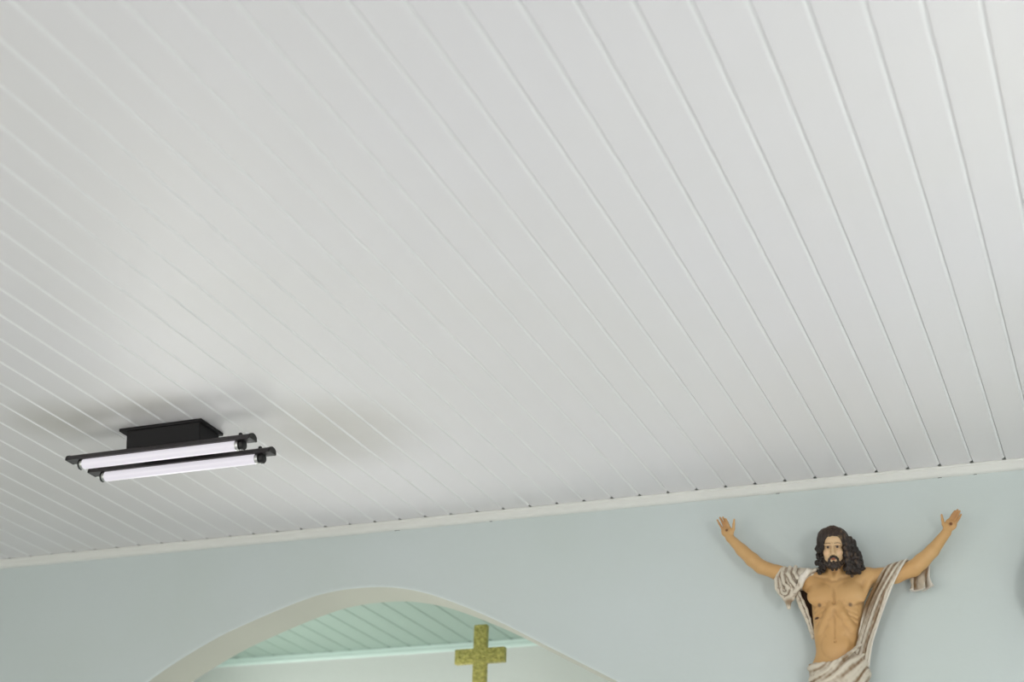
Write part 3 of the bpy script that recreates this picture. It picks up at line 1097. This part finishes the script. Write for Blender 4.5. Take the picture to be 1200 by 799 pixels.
# ---- cloth hanging from the raised left arm down to the hip
nv, nu = 110, 64
tv = np.linspace(0, 1, nv)
inner = catmull([(-3.46, -.16, -3.40), (-3.62, -.40, -3.24), (-3.86, -.70, -3.42), (-4.15, -.74, -3.85), (-4.52, -.66, -4.45), (-4.68, -.70, -5.0), (-4.80, -.76, -5.5), (-4.95, -.86, -6.0)], tv)
outer = catmull([(-3.10, -.14, -3.30), (-3.18, -.42, -3.12), (-3.30, -.72, -3.40), (-3.58, -.66, -3.85), (-3.90, -.48, -4.42), (-4.22, -.40, -5.12), (-4.46, -.38, -5.75), (-4.60, -.40, -6.45)], tv)
rows = []
fold = np.zeros((nv, nu))
for j in range(nv):
    u = np.linspace(0, 1, nu)[:, None]
    row = inner[j] * (1 - u) + outer[j] * u
    uu = u[:, 0]
    t = tv[j]
    ph = uu * (17 + 12 * (1 - abs(2 * t - 1))) + 4.2 * t + .9 * np.sin(t * 7 + 3 * uu)
    ph = ph * (1 + .22 * np.sin(5 * t + 2)) + 1.3 * np.sin(7 * t + 6 * uu) * np.sin(3.3 * t)
    fv = np.sin(ph) * .55 + np.sin(ph * 1.7 + 1 + 4 * t) * .45
    env = min(1, .35 + 1.6 * max(0, t - .12)) * np.clip((uu - .0) * 6, .3, 1) * np.clip((1 - uu) * 8, .2, 1)
    fv = np.where(uu > .91, 1.0, fv)
    fold[j] = fv * .5 + .5
    row[:, 1] -= .085 * env * fv
    rows.append(row)


def paint_drape(fold, V):
    c = cloth_paint(V, fold.ravel(), -.38)
    u = np.tile(np.linspace(0, 1, nu), nv)
    c = mixc(c, lin(226, 220, 208), np.clip((u - .90) * 20, 0, .95))
    # bare skin-coloured lining shows in the inner furrows near the armpit
    t = np.repeat(tv, nu)
    c = mixc(c, lin(122, 94, 60), np.clip(.95 - 1.6 * u, 0, .7) * np.clip((t - .3) * 6, 0, 1) * np.clip((.75 - t) * 6, 0, 1) * 1.6)
    return c


sheet('robe_drape', rows, fold, .05, paint_drape)

# ---- short tail of cloth that shows below the raised left arm
nv2, nu2 = 40, 60
tv2 = np.linspace(0, 1, nv2)
rows, fold = [], np.zeros((nv2, nu2))
for j, t in enumerate(tv2):
    uu = np.linspace(0, 1, nu2)
    x = -3.20 + .62 * uu - .02 * t + (.16 * t - .03) * np.sin(uu * 11 + 2.4 * t)+ .03*t
    y = -.14 - .18 * t * np.sin(uu * 12.0 + 1.2 * t) - .08 * t
    z = -3.52 + .22 * uu - (.60 - .04 * np.sin(uu * 7)) * t - .12 * t * uu
    rows.append(np.stack([x, y, z], 1))
    fold[j] = .5 + .5 * np.sin(uu * 12.0 + 1.2 * t + .9)


def paint_tail(fold, V):
    c = cloth_paint(V, fold.ravel() * .8, -.05)
    t = np.repeat(tv2, nu2)
    u = np.tile(np.linspace(0, 1, nu2), nv2)
    c = mixc(c, lin(112, 84, 62), .6 * np.clip(1 - 2.2 * t, 0, 1))
    c = mixc(c, lin(228, 222, 212), np.clip((t - .90) * 20, 0, .95))
    c = mixc(c, lin(228, 222, 212), np.clip((u - .93) * 25, 0, .9))
    return c


sheet('robe_tail', rows, fold, .05, paint_tail)


# ---- sleeve bunched round the other upper arm, with hanging lappets
def build_sleeve():
    F = Field((-7.6, -1.15, -5.6), (-5.5, 0.25, -2.9), 0.02)
    # tube of cloth around the arm, slanting back to the neck
    F.cone((-7.05, -.42, -3.36), (-6.45, -.42, -3.50), .315, .35, .05)
    F.cone((-6.45, -.44, -3.48), (-5.95, -.50, -3.36), .30, .17, .08)
    F.cone((-5.95, -.46, -3.32), (-5.62, -.50, -3.28), .15, .12, .08)
    # hanging lobe under the cuff
    F.chain([((-7.10, -.50, -3.50), .22), ((-7.10, -.52, -3.85), .19), ((-6.98, -.52, -4.12), .13), ((-6.96, -.52, -4.42), .05)], .08)
    F.chain([((-6.85, -.56, -3.60), .22), ((-6.82, -.58, -3.88), .15), ((-6.86, -.56, -4.10), .10)], .08)
    # collar roll running from the shoulder to the lobe
    F.chain([((-6.02, -.72, -3.30), .05), ((-6.24, -.80, -3.36), .085), ((-6.42, -.82, -3.56), .095), ((-6.54, -.78, -3.80), .09), ((-6.68, -.70, -3.95), .07)], .03)
    # ropes of folds
    for pts in ([(-7.22, -.50, -3.16), (-7.30, -.66, -3.50), (-7.30, -.66, -3.82), (-7.12, -.66, -4.05)],
                [(-7.02, -.62, -3.12), (-7.10, -.74, -3.42), (-7.02, -.78, -3.72), (-6.90, -.74, -3.84)],
                [(-6.84, -.64, -3.14), (-6.88, -.80, -3.40), (-6.78, -.82, -3.62), (-6.64, -.76, -3.82)],
                [(-6.64, -.64, -3.14), (-6.68, -.80, -3.36), (-6.60, -.84, -3.55)]):
        F.chain([(p, .06) for p in pts], .03)
    # curled edge of the lobe
    for k in range(26):
        a = k / 25 * 5.2
        rr = .15 - .018 * a
        F.ball((-7.00 + rr * math.cos(a + 2.2), -.72 - .01 * a, -3.90 + rr * 1.1 * math.sin(a + 2.2)), .038, .02)
    # strip going down behind the armpit to the waist
    F.chain([((-6.72, -.40, -3.90), .10), ((-6.58, -.36, -4.35), .09), ((-6.40, -.32, -4.85), .08), ((-6.28, -.30, -5.35), .06)], .04)
    F.chain([((-6.62, -.50, -3.92), .045), ((-6.47, -.46, -4.35), .045), ((-6.33, -.42, -4.80), .04), ((-6.24, -.40, -5.25), .03)], .02)
    a, b = F.box(F.lo, F.lo + F.h * F.n)
    X, Y, Z = F.grid(a, b)
    F.d += (.022 * noise3(X, Y, Z, 14, 14, 9, 21)).astype(np.float32)
    F.d = np.maximum(F.d, np.broadcast_to((Y - .16).astype(np.float32), F.d.shape))
    V, Q = F.surface()
    g = (V - F.lo) / F.h
    f_ = .5 - .5 * noise3(V[:, 0], V[:, 1], V[:, 2], 14, 14, 9, 21) * 1.6
    f2 = .5 + .5 * noise3(V[:, 0], V[:, 1], V[:, 2], 30, 20, 12, 31)
    c = cloth_paint(V, np.clip(.45 + .45 * f_ + .25 * f2, 0, 1), -.02)
    c = mixc(c, lin(112, 84, 60), .6 * crease(F, V, 2, .10))
    c = mixc(c, lin(236, 228, 216), .8 * np.clip(spot(V, (-6.35, -.88, -3.50), (.28, .2, .36), .6), 0, 1))
    c = mixc(c, DEEP, .9 * spot(V, (-5.72, -.5, -3.25), (.26, .5, .2), .6))
    c = mixc(c, BROWN, .8 * spot(V, (-6.93, -.55, -4.25), (.2, .4, .16), .6))
    return V, Q, c


V, Q, c = build_sleeve()
mesh_obj('robe_sleeve', V, Q, M['cloth'], statue, SO, smooth=True, paint=c)

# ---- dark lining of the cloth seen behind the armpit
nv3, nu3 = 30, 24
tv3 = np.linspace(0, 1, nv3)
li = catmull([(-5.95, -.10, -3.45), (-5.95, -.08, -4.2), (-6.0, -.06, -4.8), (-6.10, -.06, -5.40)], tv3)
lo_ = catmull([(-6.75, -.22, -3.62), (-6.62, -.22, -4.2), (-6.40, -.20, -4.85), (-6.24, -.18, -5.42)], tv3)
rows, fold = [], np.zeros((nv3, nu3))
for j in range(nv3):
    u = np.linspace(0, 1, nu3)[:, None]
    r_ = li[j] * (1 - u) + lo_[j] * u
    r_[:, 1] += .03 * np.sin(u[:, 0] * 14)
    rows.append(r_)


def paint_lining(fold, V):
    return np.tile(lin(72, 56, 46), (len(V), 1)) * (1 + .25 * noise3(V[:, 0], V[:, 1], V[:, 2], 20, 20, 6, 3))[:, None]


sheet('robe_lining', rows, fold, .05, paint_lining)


# ---- feet on a small plaster plinth fixed to the wall, below the view
bm = bmesh.new()
add_box(bm, -6.6, -4.4, -1.35, .199, -14.0, -13.36, .08)
bm_obj('plinth', bm, M['soffit'], statue, SO, smooth=30)
F = Field((-6.4, -1.6, -13.5), (-4.6, 0.1, -12.7), 0.03)
for x in (-5.85, -5.15):
    F.chain([((x, -.45, -12.9), .2), ((x, -.5, -13.2), .17)], .1)
    F.chain([((x, -.45, -13.2), .17), ((x * 1.0, -1.0, -13.28), .13)], .1)
    for k in range(5):
        F.chain([((x - .12 + k * .06, -1.0, -13.30), .055), ((x - .14 + k * .07, -1.2, -13.31), .04)], .02)
V, Q = F.surface()
mesh_obj('feet', V, Q, M['skin'], statue, SO, smooth=True, paint=np.tile(lin(206, 164, 108), (len(V), 1)))
